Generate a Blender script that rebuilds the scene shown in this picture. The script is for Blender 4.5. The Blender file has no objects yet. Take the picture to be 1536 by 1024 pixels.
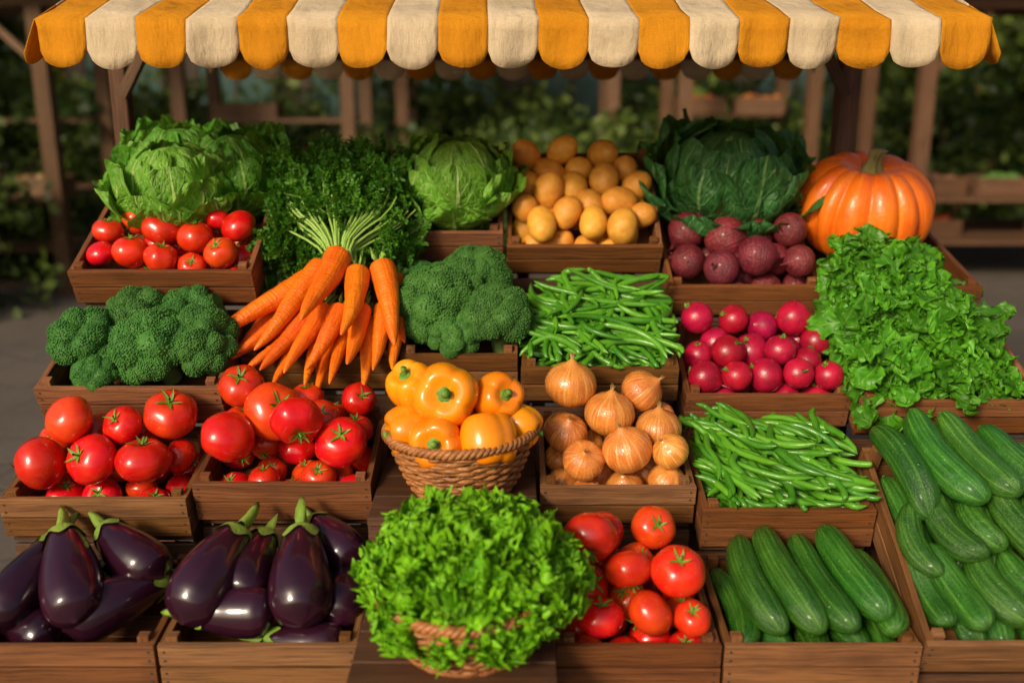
import bpy, math, random
import numpy as np
from mathutils import Matrix, Vector
R=random.Random(7); rng=np.random.default_rng(7)
PI=math.pi
scene=bpy.context.scene
COL=scene.collection

# ---------------------------------------------------------------- mesh builder
class MB:
    def __init__(s): s.v=[];s.f=[];s.m=[];s.uv=[];s.n=0;s.k=0
    def add(s,v,f,mat=0,fuv=None,M=None):
        v=np.asarray(v,float).reshape(-1,3)
        if M is not None:
            M=np.array(M); v=v@M[:3,:3].T+M[:3,3]
        f=np.asarray(f)
        s.v.append(v); s.f.extend((f+s.n).tolist()); s.n+=len(v)
        s.m.extend([mat]*len(f))
        if fuv is None: fuv=np.zeros((f.shape[0]*f.shape[1],2))
        s.uv.append(np.asarray(fuv).reshape(-1,2))
    def mesh(s,name,mats,smooth=True):
        me=bpy.data.meshes.new(name)
        me.from_pydata(np.concatenate(s.v).tolist(),[],s.f)
        for m in mats: me.materials.append(m)
        me.polygons.foreach_set('material_index',s.m)
        me.polygons.foreach_set('use_smooth',[smooth]*len(s.f))
        ul=me.uv_layers.new(name='UVMap')
        ul.data.foreach_set('uv',np.concatenate(s.uv).ravel())
        me.update()
        return me
def obj(name,me,M=None,parent=None):
    o=bpy.data.objects.new(name,me); COL.objects.link(o)
    if M is not None: o.matrix_world=M
    if parent: o.parent=parent
    return o
def grid(nu,nv,wrap=False):
    I=np.arange(nu if wrap else nu-1); J=np.arange(nv-1)
    i,j=np.meshgrid(I,J); i=i.ravel(); j=j.ravel(); i2=(i+1)%nu
    f=np.stack([j*nu+i,j*nu+i2,(j+1)*nu+i2,(j+1)*nu+i],1)
    du=float(nu if wrap else nu-1); dv=float(nv-1)
    uv=np.stack([np.stack([i/du,j/dv],1),np.stack([(i+1)/du,j/dv],1),np.stack([(i+1)/du,(j+1)/dv],1),np.stack([i/du,(j+1)/dv],1)],1)
    return f,uv
def sn(P,freq,seed=0,n=6):
    r=np.random.default_rng(seed); o=0
    for k in range(n):
        d=r.normal(size=3); d/=np.linalg.norm(d); o=o+np.sin((P@d)*freq*r.uniform(.6,1.5)+r.uniform(0,6.3))
    return o/n*1.4
def tube(mb,P,rad,ns=8,mat=0,uoff=0.,M=None,caps=True):
    P=np.asarray(P,float); n=len(P); rad=np.broadcast_to(np.asarray(rad,float),(n,))
    T=np.gradient(P,axis=0); T/=np.linalg.norm(T,axis=1)[:,None]+1e-9
    ref=np.array([.13,.27,.95]) if abs(T[:,2]).mean()<.8 else np.array([.95,.2,.1])
    A=np.cross(T,ref); A/=np.linalg.norm(A,axis=1)[:,None]; B=np.cross(T,A)
    ph=np.arange(ns)/ns*2*PI
    V=P[:,None]+rad[:,None,None]*(np.cos(ph)[None,:,None]*A[:,None]+np.sin(ph)[None,:,None]*B[:,None])
    f,uv=grid(ns,n,True); uv=uv.copy(); uv[...,0]+=uoff
    mb.add(V.reshape(-1,3),f,mat,uv,M)
def box(mb,c,size,M=None,mat=0):
    c=np.array(c,float); h=np.array(size,float)/2
    sg=np.array([[x,y,z] for z in(-1,1) for y in(-1,1) for x in(-1,1)],float)
    V=c+sg*h
    F=np.array([[0,2,3,1],[4,5,7,6],[0,1,5,4],[2,6,7,3],[0,4,6,2],[1,3,7,5]])
    L=int(np.argmax(size)); ax=[2,2,1,1,0,0]; mb.k+=1
    ou=5+10*R.randint(0,400); ov=R.random()*3; uv=[]
    for fi,n in zip(F,ax):
        o=[a for a in(0,1,2) if a!=n]
        ua=L if L in o else o[0]; va=[a for a in o if a!=ua][0]
        for vi in fi: uv.append((sg[vi][ua]*h[ua]+ou, sg[vi][va]*h[va]+ov+ax.index(n)*.13))
    mb.add(V,F,mat,uv,M)
def align(p0,p1,spin=0.):
    p0=Vector(p0);p1=Vector(p1); d=(p1-p0).normalized()
    q=Vector((0,0,1)).rotation_difference(d)
    return Matrix.Translation(p0)@q.to_matrix().to_4x4()@Matrix.Rotation(spin,4,'Z')
def beam(mb,p0,p1,w,h,mat=0):
    L=(Vector(p1)-Vector(p0)).length
    box(mb,(0,0,L/2),(w,h,L),align(p0,p1),mat)
def revolve(mb,r,z,nu,mat=0,mod=None,M=None):
    nv=len(r); ph=np.arange(nu)/nu*2*PI
    RR=np.asarray(r)[:,None]*np.ones(nu); ZZ=np.asarray(z)[:,None]*np.ones(nu)
    V=np.stack([RR*np.cos(ph),RR*np.sin(ph),ZZ],-1)
    if mod: V=mod(V,ph[None,:]*np.ones((nv,1)))
    f,uv=grid(nu,nv,True); mb.add(V.reshape(-1,3),f,mat,uv,M)

# ---------------------------------------------------------------- materials
def nd(nt,t,ins=None,**pr):
    n=nt.nodes.new(t)
    for k,v in pr.items(): setattr(n,k,v)
    for k,v in (ins or {}).items():
        if isinstance(v,bpy.types.NodeSocket): nt.links.new(v,n.inputs[k])
        else: n.inputs[k].default_value=v
    return n
def mt(nt,op,a,b=None,clamp=False):
    ins={0:a}
    if b is not None: ins[1]=b
    return nd(nt,'ShaderNodeMath',ins,operation=op,use_clamp=clamp).outputs[0]
def mix(nt,f,a,b,blend='MIX'):
    c=lambda x:x if isinstance(x,bpy.types.NodeSocket) else (*x[:3],1)
    return nd(nt,'ShaderNodeMix',{0:f,6:c(a),7:c(b)},data_type='RGBA',blend_type=blend).outputs[2]
def newmat(name):
    m=bpy.data.materials.new(name); m.use_nodes=True; nt=m.node_tree; nt.nodes.clear()
    out=nd(nt,'ShaderNodeOutputMaterial'); p=nd(nt,'ShaderNodeBsdfPrincipled')
    nt.links.new(p.outputs[0],out.inputs[0]); return m,nt,p,out
def noi(nt,vec,scale,detail=3,rough=.55):
    return nd(nt,'ShaderNodeTexNoise',{'Vector':vec,'Scale':scale,'Detail':detail,'Roughness':rough}).outputs[0]
def mapr(nt,v,a,b,c=0.,d=1.):
    return nd(nt,'ShaderNodeMapRange',{0:v,1:a,2:b,3:c,4:d}).outputs[0]
def scl(nt,vec,s):
    return nd(nt,'ShaderNodeMapping',{'Vector':vec,'Scale':s}).outputs[0]
def bump(nt,h,st,dist=.01,nrm=None):
    ins={'Height':h,'Strength':st,'Distance':dist}
    if nrm is not None: ins['Normal']=nrm
    return nd(nt,'ShaderNodeBump',ins).outputs[0]
def rnd_val(nt,col,lo,hi):
    o=nd(nt,'ShaderNodeObjectInfo'); v=mapr(nt,o.outputs['Random'],0,1,lo,hi)
    h=mapr(nt,mt(nt,'FRACT',mt(nt,'MULTIPLY',o.outputs['Random'],7.3)),0,1,.492,.508)
    return nd(nt,'ShaderNodeHueSaturation',{'Hue':h,'Value':v,'Color':col}).outputs[0]

def skin(name,c1,c2,scale=2.5,rough=.3,coat=.3,bs=0.,bscale=30,streak=None,speck=None,lo=.85,hi=1.15,wart=0,spec=.45):
    m,nt,p,out=newmat(name)
    tc=nd(nt,'ShaderNodeTexCoord'); ob=tc.outputs['Object']
    oi=nd(nt,'ShaderNodeObjectInfo')
    off=nd(nt,'ShaderNodeVectorMath',{0:ob,1:oi.outputs['Location']},operation='ADD').outputs[0]
    f=mapr(nt,noi(nt,off,scale,3),.35,.65)
    col=mix(nt,f,c1,c2)
    if streak:
        su,sv,cs,amt=streak
        s=noi(nt,scl(nt,tc.outputs['UV'],(su,sv,1)),1,3)
        col=mix(nt,mt(nt,'MULTIPLY',mapr(nt,s,.48,.7),amt),col,cs)
        hgt=s
    if speck:
        ss,cs,th=speck
        v=nd(nt,'ShaderNodeTexVoronoi',{'Vector':off,'Scale':ss}).outputs['Distance']
        col=mix(nt,mapr(nt,v,th,th*.4),col,cs)
    col=rnd_val(nt,col,lo,hi)
    nt.links.new(col,p.inputs['Base Color'])
    rr=mapr(nt,noi(nt,off,scale*3,2),.3,.7,rough*.75,rough*1.3)
    nt.links.new(rr,p.inputs['Roughness']); p.inputs['Specular IOR Level'].default_value=spec
    p.inputs['Coat Weight'].default_value=coat; p.inputs['Coat Roughness'].default_value=.12
    if bs:
        b=noi(nt,off,bscale,3)
        if streak: b=mt(nt,'ADD',b,hgt)
        if wart:
            v=nd(nt,'ShaderNodeTexVoronoi',{'Vector':scl(nt,tc.outputs['UV'],(11,22,1)),'Scale':1.}).outputs['Distance']
            b=mt(nt,'ADD',b,mapr(nt,v,.16,.0,0,wart))
        nt.links.new(bump(nt,b,bs,.01),p.inputs['Normal'])
    return m

def wood(name,c1,c2,c3,rough=.65,lo=.7,hi=1.25):
    m,nt,p,out=newmat(name)
    uv=nd(nt,'ShaderNodeTexCoord').outputs['UV']
    sx=nd(nt,'ShaderNodeSeparateXYZ',{0:uv})
    idv=mt(nt,'FLOOR',mt(nt,'DIVIDE',sx.outputs[0],10.))
    wn=nd(nt,'ShaderNodeTexWhiteNoise',{'W':idv},noise_dimensions='1D').outputs['Value']
    warp=noi(nt,scl(nt,uv,(3,9,1)),1,2)
    v2=nd(nt,'ShaderNodeVectorMath',{0:uv,1:nd(nt,'ShaderNodeCombineXYZ',{1:mt(nt,'MULTIPLY',warp,.03)}).outputs[0]},operation='ADD').outputs[0]
    g=noi(nt,scl(nt,v2,(5,150,1)),1,4,.6)
    g2=noi(nt,scl(nt,v2,(1.5,40,1)),1,2)
    fine=noi(nt,scl(nt,uv,(14,420,1)),1,2)
    blot=noi(nt,scl(nt,uv,(6,9,1)),1,4)
    col=mix(nt,mapr(nt,g2,.35,.65),c1,c2)
    col=mix(nt,mapr(nt,g,.46,.72,0,.9),col,c3)
    col=mix(nt,mt(nt,'MULTIPLY',mapr(nt,blot,.5,.75),.5),col,c3)
    vv=mapr(nt,wn,0,1,lo,hi)
    col=nd(nt,'ShaderNodeHueSaturation',{'Value':vv,'Color':col,'Saturation':mapr(nt,wn,0,1,1.08,.94)}).outputs[0]
    col=rnd_val(nt,col,.88,1.12)
    nt.links.new(col,p.inputs['Base Color']); p.inputs['Roughness'].default_value=rough; p.inputs['Specular IOR Level'].default_value=.3
    h=mt(nt,'ADD',mt(nt,'MULTIPLY',g,.8),mt(nt,'MULTIPLY',fine,.5))
    nt.links.new(bump(nt,h,.6,.004),p.inputs['Normal'])
    return m

def leafmat(name,base,dark,vein,nveins=7,vamt=.8,transl=.25,rough=.45,crinkle=14,cb=.5,lo=.85,hi=1.15,edge=None):
    m,nt,p,out=newmat(name)
    tc=nd(nt,'ShaderNodeTexCoord'); uv=tc.outputs['UV']
    sx=nd(nt,'ShaderNodeSeparateXYZ',{0:uv}); U=mt(nt,'FRACT',sx.outputs[0]); V=sx.outputs[1]
    rid=nd(nt,'ShaderNodeTexWhiteNoise',{'W':mt(nt,'FLOOR',sx.outputs[0])},noise_dimensions='1D').outputs['Value']
    w=noi(nt,scl(nt,uv,(5,5,1)),1,2)
    x=mt(nt,'MULTIPLY',mt(nt,'ABSOLUTE',mt(nt,'ADD',mt(nt,'SUBTRACT',U,.5),mt(nt,'MULTIPLY',mt(nt,'SUBTRACT',w,.5),.05))),2.)
    wid=mt(nt,'ADD',mt(nt,'MULTIPLY',mt(nt,'SUBTRACT',1.,V),.08),.010)
    mid=mapr(nt,mt(nt,'SUBTRACT',x,wid),.03,0.)
    ph=mt(nt,'ADD',mt(nt,'MULTIPLY',mt(nt,'SUBTRACT',V,mt(nt,'MULTIPLY',x,.38)),float(nveins)),mt(nt,'MULTIPLY',w,1.3))
    fr=mt(nt,'ABSOLUTE',mt(nt,'SUBTRACT',mt(nt,'FRACT',ph),.5))
    side=mt(nt,'MULTIPLY',mapr(nt,fr,.09,.01),mapr(nt,x,1.0,.2,.1,1.))
    vn=mt(nt,'MAXIMUM',mid,mt(nt,'MULTIPLY',side,.75),True)
    f=mapr(nt,w,.35,.65)
    col=mix(nt,f,base,dark)
    if edge: col=mix(nt,mapr(nt,mt(nt,'MAXIMUM',x,V),.7,1.),col,edge)
    h=mt(nt,'MULTIPLY',vn,1.2)
    if crinkle:
        cr=nd(nt,'ShaderNodeTexVoronoi',{'Vector':scl(nt,uv,(crinkle,crinkle,1)),'Scale':1.},feature='DISTANCE_TO_EDGE').outputs['Distance']
        col=mix(nt,mapr(nt,cr,.08,0.,0,.3*vamt),col,vein)
        h=mt(nt,'ADD',mapr(nt,cr,0,.35),h)
    col=mix(nt,mt(nt,'MULTIPLY',vn,vamt),col,vein)
    col=nd(nt,'ShaderNodeHueSaturation',{'Value':mapr(nt,rid,0,1,lo,hi),'Color':col}).outputs[0]
    nt.links.new(col,p.inputs['Base Color']); p.inputs['Roughness'].default_value=rough
    p.inputs['Specular IOR Level'].default_value=.35
    b=bump(nt,h,cb,.004); nt.links.new(b,p.inputs['Normal'])
    tr=nd(nt,'ShaderNodeBsdfTranslucent',{'Color':mix(nt,.6,col,(.25,.42,.03))})
    ms=nd(nt,'ShaderNodeMixShader',{0:transl,1:p.outputs[0],2:tr.outputs[0]})
    nt.links.new(ms.outputs[0],out.inputs[0])
    return m
def simpleleaf(name,c1,c2,tr=.3,rough=.5):
    m,nt,p,out=newmat(name)
    sx=nd(nt,'ShaderNodeSeparateXYZ',{0:nd(nt,'ShaderNodeTexCoord').outputs['UV']})
    rid=nd(nt,'ShaderNodeTexWhiteNoise',{'W':mt(nt,'FLOOR',sx.outputs[0])},noise_dimensions='1D').outputs['Value']
    col=mix(nt,mt(nt,'POWER',rid,1.4),c1,c2); nt.links.new(col,p.inputs['Base Color']); p.inputs['Roughness'].default_value=rough; p.inputs['Specular IOR Level'].default_value=.35
    t=nd(nt,'ShaderNodeBsdfTranslucent',{'Color':mix(nt,.5,col,(.2,.3,.03))})
    nt.links.new(nd(nt,'ShaderNodeMixShader',{0:tr,1:p.outputs[0],2:t.outputs[0]}).outputs[0],out.inputs[0]); return m

def cloth(name,c,c2):
    m,nt,p,out=newmat(name)
    tc=nd(nt,'ShaderNodeTexCoord').outputs['Object']
    f=mapr(nt,noi(nt,scl(nt,tc,(3,5,7)),1,6,.7),.38,.68)
    col=mix(nt,f,c,c2)
    st=mapr(nt,noi(nt,scl(nt,tc,(9,9,14)),1,5,.7),.55,.75,0,.5)
    col=mix(nt,st,col,tuple(x*.62 for x in c2))
    w1=nd(nt,'ShaderNodeTexNoise',{'Vector':scl(nt,tc,(420,60,60)),'Scale':1.}).outputs[0]
    w2=nd(nt,'ShaderNodeTexNoise',{'Vector':scl(nt,tc,(60,420,420)),'Scale':1.}).outputs[0]
    wv=mt(nt,'ADD',w1,w2)
    col=mix(nt,mt(nt,'MULTIPLY',mapr(nt,wv,.8,1.2),.22),col,tuple(x*.6 for x in c))
    nt.links.new(col,p.inputs['Base Color']); p.inputs['Roughness'].default_value=.9
    p.inputs['Specular IOR Level'].default_value=.1
    big=noi(nt,scl(nt,tc,(14,10,6)),1,4,.5)
    nt.links.new(bump(nt,mt(nt,'ADD',mt(nt,'MULTIPLY',wv,.06),big),.9,.022),p.inputs['Normal'])
    tr=nd(nt,'ShaderNodeBsdfTranslucent',{'Color':col})
    ms=nd(nt,'ShaderNodeMixShader',{0:.3,1:p.outputs[0],2:tr.outputs[0]})
    nt.links.new(ms.outputs[0],out.inputs[0]); return m

M_wood=wood('crate_wood',(.26,.105,.034),(.18,.068,.023),(.060,.024,.010))
M_dark=wood('stand_wood',(.12,.052,.021),(.08,.035,.015),(.03,.014,.007))
M_post=wood('post_wood',(.15,.075,.036),(.10,.05,.024),(.05,.025,.012))
M_nail=skin('nail',(.04,.035,.03),(.08,.05,.03),rough=.5,coat=0)
M_tom=skin('tomato_skin',(.62,.014,.005),(.72,.045,.008),1.3,.22,.25,lo=.8,hi=1.08)
M_cal=skin('calyx_green',(.09,.22,.018),(.15,.30,.03),4,.5,0,.3,20)
M_ecal=skin('eggplant_calyx',(.26,.38,.05),(.16,.27,.035),3,.5,0,.3,14)
M_pep=skin('pepper_skin',(.86,.235,.004),(.88,.30,.006),1.2,.22,.25,lo=.92,hi=1.05)
M_oni=skin('onion_skin',(.66,.235,.038),(.52,.155,.024),1.5,.24,.4,.25,12,streak=(60,1.5,(.82,.44,.13),.75),lo=.85,hi=1.15)
M_ont=skin('onion_neck',(.50,.32,.12),(.35,.20,.07),4,.6,0)
M_pot=skin('potato_skin',(.80,.39,.050),(.68,.29,.032),2,.46,.02,.3,10,speck=(9,(.34,.15,.03),.13),lo=.85,hi=1.12)
M_beet=skin('beet_skin',(.19,.016,.032),(.10,.011,.018),2,.42,.12,.6,9,streak=(3,30,(.27,.07,.05),.5),lo=.8,hi=1.3)
M_rad=skin('radish_skin',(.42,.007,.042),(.27,.005,.028),1.5,.28,.2,.15,12,lo=.8,hi=1.2)
M_root=skin('root_pale',(.45,.16,.16),(.35,.08,.09),3,.6,0)
M_egg=skin('eggplant_skin',(.016,.004,.011),(.028,.005,.015),1,.20,.45,lo=.8,hi=1.4)
M_cuc=skin('cucumber_skin',(.016,.082,.007),(.030,.130,.011),2,.30,.15,.5,16,streak=(30,1.6,(.13,.33,.035),.7),speck=(13,(.09,.24,.03),.13),lo=.75,hi=1.2,wart=1.)
M_car=skin('carrot_skin',(.90,.215,.006),(.80,.15,.005),1.5,.36,.12,.45,5,streak=(1.5,60,(.55,.085,.006),.65),lo=.88,hi=1.06)
M_pum=skin('pumpkin_skin',(.84,.215,.008),(.72,.14,.006),2,.36,.15,.2,14,streak=(60,2,(.88,.33,.03),.5),lo=1,hi=1)
M_pst=skin('pumpkin_stem_skin',(.25,.24,.07),(.14,.13,.04),4,.7,0,.5,14)
M_bro=skin('broccoli_green',(.034,.13,.020),(.06,.19,.028),3,.62,0,lo=.85,hi=1.15,spec=.3)
M_brs=skin('broccoli_stalk',(.16,.30,.08),(.2,.36,.1),3,.5,0)
M_cab=leafmat('cabbage_leaf',(.18,.44,.03),(.11,.33,.02),(.55,.74,.22),8,.85,.25,.42,13,.8,.82,1.12)
M_cabo=leafmat('cabbage_outer_leaf',(.10,.33,.02),(.06,.23,.015),(.38,.60,.13),8,.8,.3,.42,13,.8,.85,1.2)
M_dcab=leafmat('dark_cabbage_leaf',(.042,.18,.04),(.026,.115,.028),(.22,.44,.14),8,.8,.25,.42,13,.9,.75,1.3)
M_let=leafmat('frilly_lettuce_leaf',(.20,.58,.010),(.12,.44,.008),(.40,.70,.08),6,.4,.4,.42,0,.5,.75,1.12,edge=(.28,.68,.018))
M_let2=leafmat('green_lettuce_leaf',(.075,.30,.012),(.045,.20,.009),(.24,.50,.07),6,.5,.3,.38,0,.6,.7,1.25,edge=(.11,.36,.018))
M_par=simpleleaf('herb_leaf',(.04,.16,.010),(.10,.29,.018))
M_stem=skin('herb_stem',(.24,.42,.06),(.32,.50,.10),4,.45,.1)
M_tree=simpleleaf('tree_leaf',(.018,.045,.008),(.13,.18,.03))  # brighter second tone paints lit patches into the shrub and tree leaf colour
M_far=simpleleaf('distant_leaf',(.06,.10,.02),(.38,.34,.06))
M_or=cloth('orange_canvas',(.76,.325,.018),(.66,.26,.014)); M_cr=cloth('cream_canvas',(.80,.65,.44),(.68,.54,.34))
M_wick=skin('wicker',(.44,.18,.05),(.27,.10,.028),9,.5,.1,.5,40,streak=(3,60,(.12,.045,.016),.7),lo=1,hi=1)
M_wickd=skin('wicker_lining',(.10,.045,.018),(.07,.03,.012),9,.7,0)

M_bean,nt,p,out=newmat('green_bean_skin')
uv=nd(nt,'ShaderNodeTexCoord').outputs['UV']; sx=nd(nt,'ShaderNodeSeparateXYZ',{0:uv})
wn=nd(nt,'ShaderNodeTexWhiteNoise',{'W':mt(nt,'FLOOR',sx.outputs[0])},noise_dimensions='1D').outputs['Value']
col=mix(nt,wn,(.035,.17,.008),(.12,.36,.018))
col=mix(nt,mapr(nt,noi(nt,scl(nt,uv,(2,6,1)),1,3),.4,.7,0,.6),col,(.08,.26,.014))
nt.links.new(col,p.inputs['Base Color']); p.inputs['Roughness'].default_value=.36; p.inputs['Coat Weight'].default_value=.15
nt.links.new(bump(nt,noi(nt,scl(nt,uv,(2,9,1)),1,2),.4,.006),p.inputs['Normal'])

# ---------------------------------------------------------------- crates
T=.016
crates={}
def crate(key,x0,x1,Y,Z,tilt,dep,H=.12):
    w=x1-x0; mb=MB(); g=.004; hs=(H-g)/2
    jit=lambda:R.uniform(-.0015,.0015)
    for zc in(-hs/2,-hs-g-hs/2):
        box(mb,(w/2+jit(),T/2,zc+jit()),(w,T,hs-.0025)); box(mb,(w/2,dep-T/2,zc),(w,T,hs))
        for x in(T/2+.001,w-T/2-.001): box(mb,(x,dep/2,zc-.0015),(T,dep-2*T-.001,hs-.001))
    n=4
    for i in range(n):
        yy=T+(dep-2*T)*(i+.5)/n; box(mb,(w/2,yy,-H+.006),(w-2*T-.004,(dep-2*T)/n-.006,.009))
    for x in(T+.014,w-T-.014):
        for y,zt in((T+.013,.012),(dep-T-.013,.03)):
            box(mb,(x,y,(zt-H+.012)/2),(.026,.024,zt+H-.014))
    c8=[(math.cos(a)*.0035,math.sin(a)*.0035) for a in np.arange(8)/8*2*PI]
    for x in(.014,w-.014):
        for z in(-.018,-.042,-.078,-.102):
            V=[(x+a,-.0012,z+b) for a,b in c8]+[(x+a,.002,z+b) for a,b in c8]
            mb.add(V,[[i,(i+1)%8,8+(i+1)%8,8+i] for i in range(8)],1)
            mb.add([(x+a*1.0,-.0012,z+b) for a,b in c8],[[7-i for i in range(8)]],1)
    me=mb.mesh('wooden_crate',[M_wood,M_nail],False)
    M=Matrix.Translation((x0,Y,Z))@Matrix.Rotation(math.radians(tilt),4,'X')
    o=obj('wooden_crate',me,M); bv=o.modifiers.new('b','BEVEL'); bv.width=.0022; bv.segments=2; bv.limit_method='ANGLE'
    crates[key]=dict(M=M,w=w,dep=dep,H=H,x0=x0,x1=x1,Y=Y,Z=Z,tilt=tilt)
for a in [('E1',-1.275,-.829,2.031,.712,5,.36),('E2',-.821,-.359,2.031,.712,5,.36),('T4',.103,.486,2.031,.710,5,.36),
          ('C1',.494,.950,2.031,.712,5,.36),('C2',.962,1.45,2.031,.712,28,.60),
          ('T1',-1.345,-.852,2.397,.913,10,.31),('T2',-.844,-.372,2.426,.944,12,.36),('ON',.075,.492,2.452,.923,12,.36),('B2',.500,.955,2.389,.885,12,.40),
          ('BL',-1.347,-.823,2.664,1.13,20,.30),('CA',-.812,-.345,2.86,1.16,22,.37),('BM',-.334,.018,2.852,1.171,20,.36),('B1',.028,.498,2.822,1.138,20,.38),
          ('RA',.516,1.010,2.801,1.062,20,.36),('R3',1.020,1.56,2.749,1.061,20,.38),
          ('T3',-1.342,-.786,2.947,1.405,25,.50),('PA',-.775,-.030,3.276,1.469,30,.48),('PO',-.018,.502,3.265,1.426,33,.50),
          ('BE',.514,1.014,3.18,1.309,25,.50),('R4',1.026,1.540,3.18,1.309,13,.52)]: crate(*a)

mb=MB()
for k,c in crates.items():
    t=math.radians(c['tilt']); xm=(c['x0']+c['x1'])/2; w=c['w']
    box(mb,(w/2,.05,-c['H']-.0145),(w-.01,.06,.025),c['M']); box(mb,(w/2,c['dep']-.05,-c['H']-.0145),(w-.01,.06,.025),c['M'])
    fy=c['Y']+(c['H']+.03)*math.sin(t)+.03; fz=c['Z']-(c['H']+.03)*math.cos(t)
    if k not in('E1','E2','T4','C1'):
        box(mb,(xm,fy,fz-.055),(w-.006,.018,.10)); box(mb,(xm,fy+.002,fz-.165),(w-.006,.018,.10))
    by=c['Y']+c['dep']*math.cos(t)+(c['H']+.03)*math.sin(t)-.05; bz=c['Z']+c['dep']*math.sin(t)-(c['H']+.03)*math.cos(t)
    for x in(c['x0']+.06,c['x1']-.06):
        fy2=fy+.04; box(mb,(x,fy2,(fz-.03)/2),(.045,.045,fz-.03)); box(mb,(x,by,(bz-.03)/2),(.045,.045,bz-.03))
for i in range(3): box(mb,(-.148,2.335+i*.135,.908),(.425,.13,.022))
for i in range(4): box(mb,(-.128,1.86+i*.125,.728),(.45,.12,.022))
box(mb,(-.148,2.29,.83),(.425,.018,.125)); box(mb,(-.128,1.80,.66),(.45,.018,.12))
for x in(-.33,.07):
    for y in(1.83,2.22): box(mb,(x,y,.355),(.045,.045,.70))
    box(mb,(x-.0,2.62,.445),(.045,.045,.89))
o=obj('display_stand',mb.mesh('display_stand',[M_dark],False)); bv=o.modifiers.new('b','BEVEL'); bv.width=.002; bv.limit_method='ANGLE'

# ---------------------------------------------------------------- vegetable meshes
def sph(nv): return np.linspace(0,PI,nv)
def star(mb,n,zf,r0,r1,wd,lift,curl,mat,seed=0,ns=7):
    r=np.random.default_rng(seed)
    for k in range(n):
        a=2*PI*k/n+r.uniform(-.2,.2); L=r1*r.uniform(.75,1.15); t=np.linspace(0,1,ns)
        rr=r0+(L-r0)*t; ww=wd*np.sin(PI*np.clip(t*.72+.26,0,1))*r.uniform(.8,1.1)
        z=zf(rr)+lift+curl*r.uniform(.3,1.3)*t**2.2
        tw=r.uniform(-.35,.35)*t*t*L
        ca,sa=math.cos(a),math.sin(a); V=[]
        for i in range(ns):
            for s,dz in((-1,.0),(0,-.02),(1,.0)):
                x=rr[i]; y=s*ww[i]+tw[i]
                V.append((ca*x-sa*y,sa*x+ca*y,z[i]+dz))
        f,uv=grid(3,ns); mb.add(V,f,mat,uv)
def tomato(seed):
    r=np.random.default_rng(seed); mb=MB(); th=sph(26); nr=r.integers(4,7); am=r.uniform(.02,.06); p0=r.uniform(0,6)
    fl=r.uniform(.78,.92)
    zf=lambda t:fl*np.cos(t)-.17*np.exp(-(t/.3)**2)+.05*np.exp(-((PI-t)/.25)**2)
    def mod(V,ph):
        t=th[:,None]; k=1+am*np.cos(nr*ph+p0)*np.sin(t)*(.6+.6*np.cos(t))+.02*np.cos(ph*2+p0)
        V[...,0]*=k; V[...,1]*=k; V+=.035*sn(V,1.8,seed)[...,None]*V; return V
    revolve(mb,np.sin(th)*1.0,zf(th),36,0,mod)
    star(mb,5+seed%2,lambda q:zf(np.arcsin(np.clip(q,0,.95))),.03,.50,.062,.035,.16,1,seed)
    tube(mb,[(0,0,.62),(.02,.0,.74),(.05,.02,.84),(.09,.04,.94)],[.06,.045,.04,.05],7,1)
    return mb.mesh('tomato',[M_tom,M_cal])
def pepper(seed):
    r=np.random.default_rng(seed); mb=MB(); th=sph(34); nl=4 if seed%3 else 3; p0=r.uniform(0,6)
    def mod(V,ph):
        t=th[:,None]; g=np.abs(np.cos(nl*ph/2+p0))**.8
        k=(.89+.11*g); e=np.clip(np.sin(t),0,1)
        V[...,0]*=k; V[...,1]*=k
        V[...,2]+=.10*(g-.5)*e*np.sign(np.cos(t))*1.2
        V+=.04*sn(V,1.7,seed)[...,None]*V; return V
    rr=np.sin(th)**.75; zz=1.0*np.cos(th)-.36*np.exp(-(th/.40)**2)+.35*np.exp(-((PI-th)/.4)**2)
    revolve(mb,rr,zz,56,0,mod)
    revolve(mb,[.0,.1,.22,.27,.25],[.70,.72,.71,.67,.62],14,1,lambda V,ph:V*np.stack([1+.15*np.cos(5*ph)]*2+[1+0*ph],-1))
    tube(mb,[(0,0,.66),(.01,0,.80),(.04,.02,.92),(.09,.03,1.02),(.1,.03,1.025)],[.13,.10,.10,.13,.001],10,1)
    return mb.mesh('bell_pepper',[M_pep,M_cal])
def onion(seed):
    r=np.random.default_rng(seed); mb=MB(); th=sph(34)
    z=.88*np.cos(th)+.20*np.exp(-(th/.22)**2)-.04*np.exp(-((PI-th)/.25)**2); rr=np.sin(th)*(1-.10*np.exp(-((th-.35)/.25)**2))
    rr=np.maximum(rr,np.where(th<.2,.055,0)); rr[0]=.0; rr[-1]=0
    def mod(V,ph):
        V+=.03*sn(V,1.9,seed)[...,None]*V; V[...,:2]*=(1+.010*np.cos(16*ph+sn(V,3,seed+2)*2))[...,None]; return V
    revolve(mb,rr,z,64,0,mod)
    for k in range(12):
        a=r.uniform(0,6.3); q=r.uniform(.03,.12); tube(mb,[(q*.4*math.cos(a),q*.4*math.sin(a),1.02),(q*.6*math.cos(a),q*.6*math.sin(a),1.14),(q*math.cos(a),q*math.sin(a),1.22+r.uniform(0,.12))],[.034,.02,.006],4,1)
    for k in range(18):
        a=r.uniform(0,6.3); q=r.uniform(.05,.22); tube(mb,[(.03*math.cos(a),.03*math.sin(a),-.9),(q*math.cos(a),q*math.sin(a),-1.05)],[.014,.006],4,1)
    return mb.mesh('onion',[M_oni,M_ont])
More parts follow.
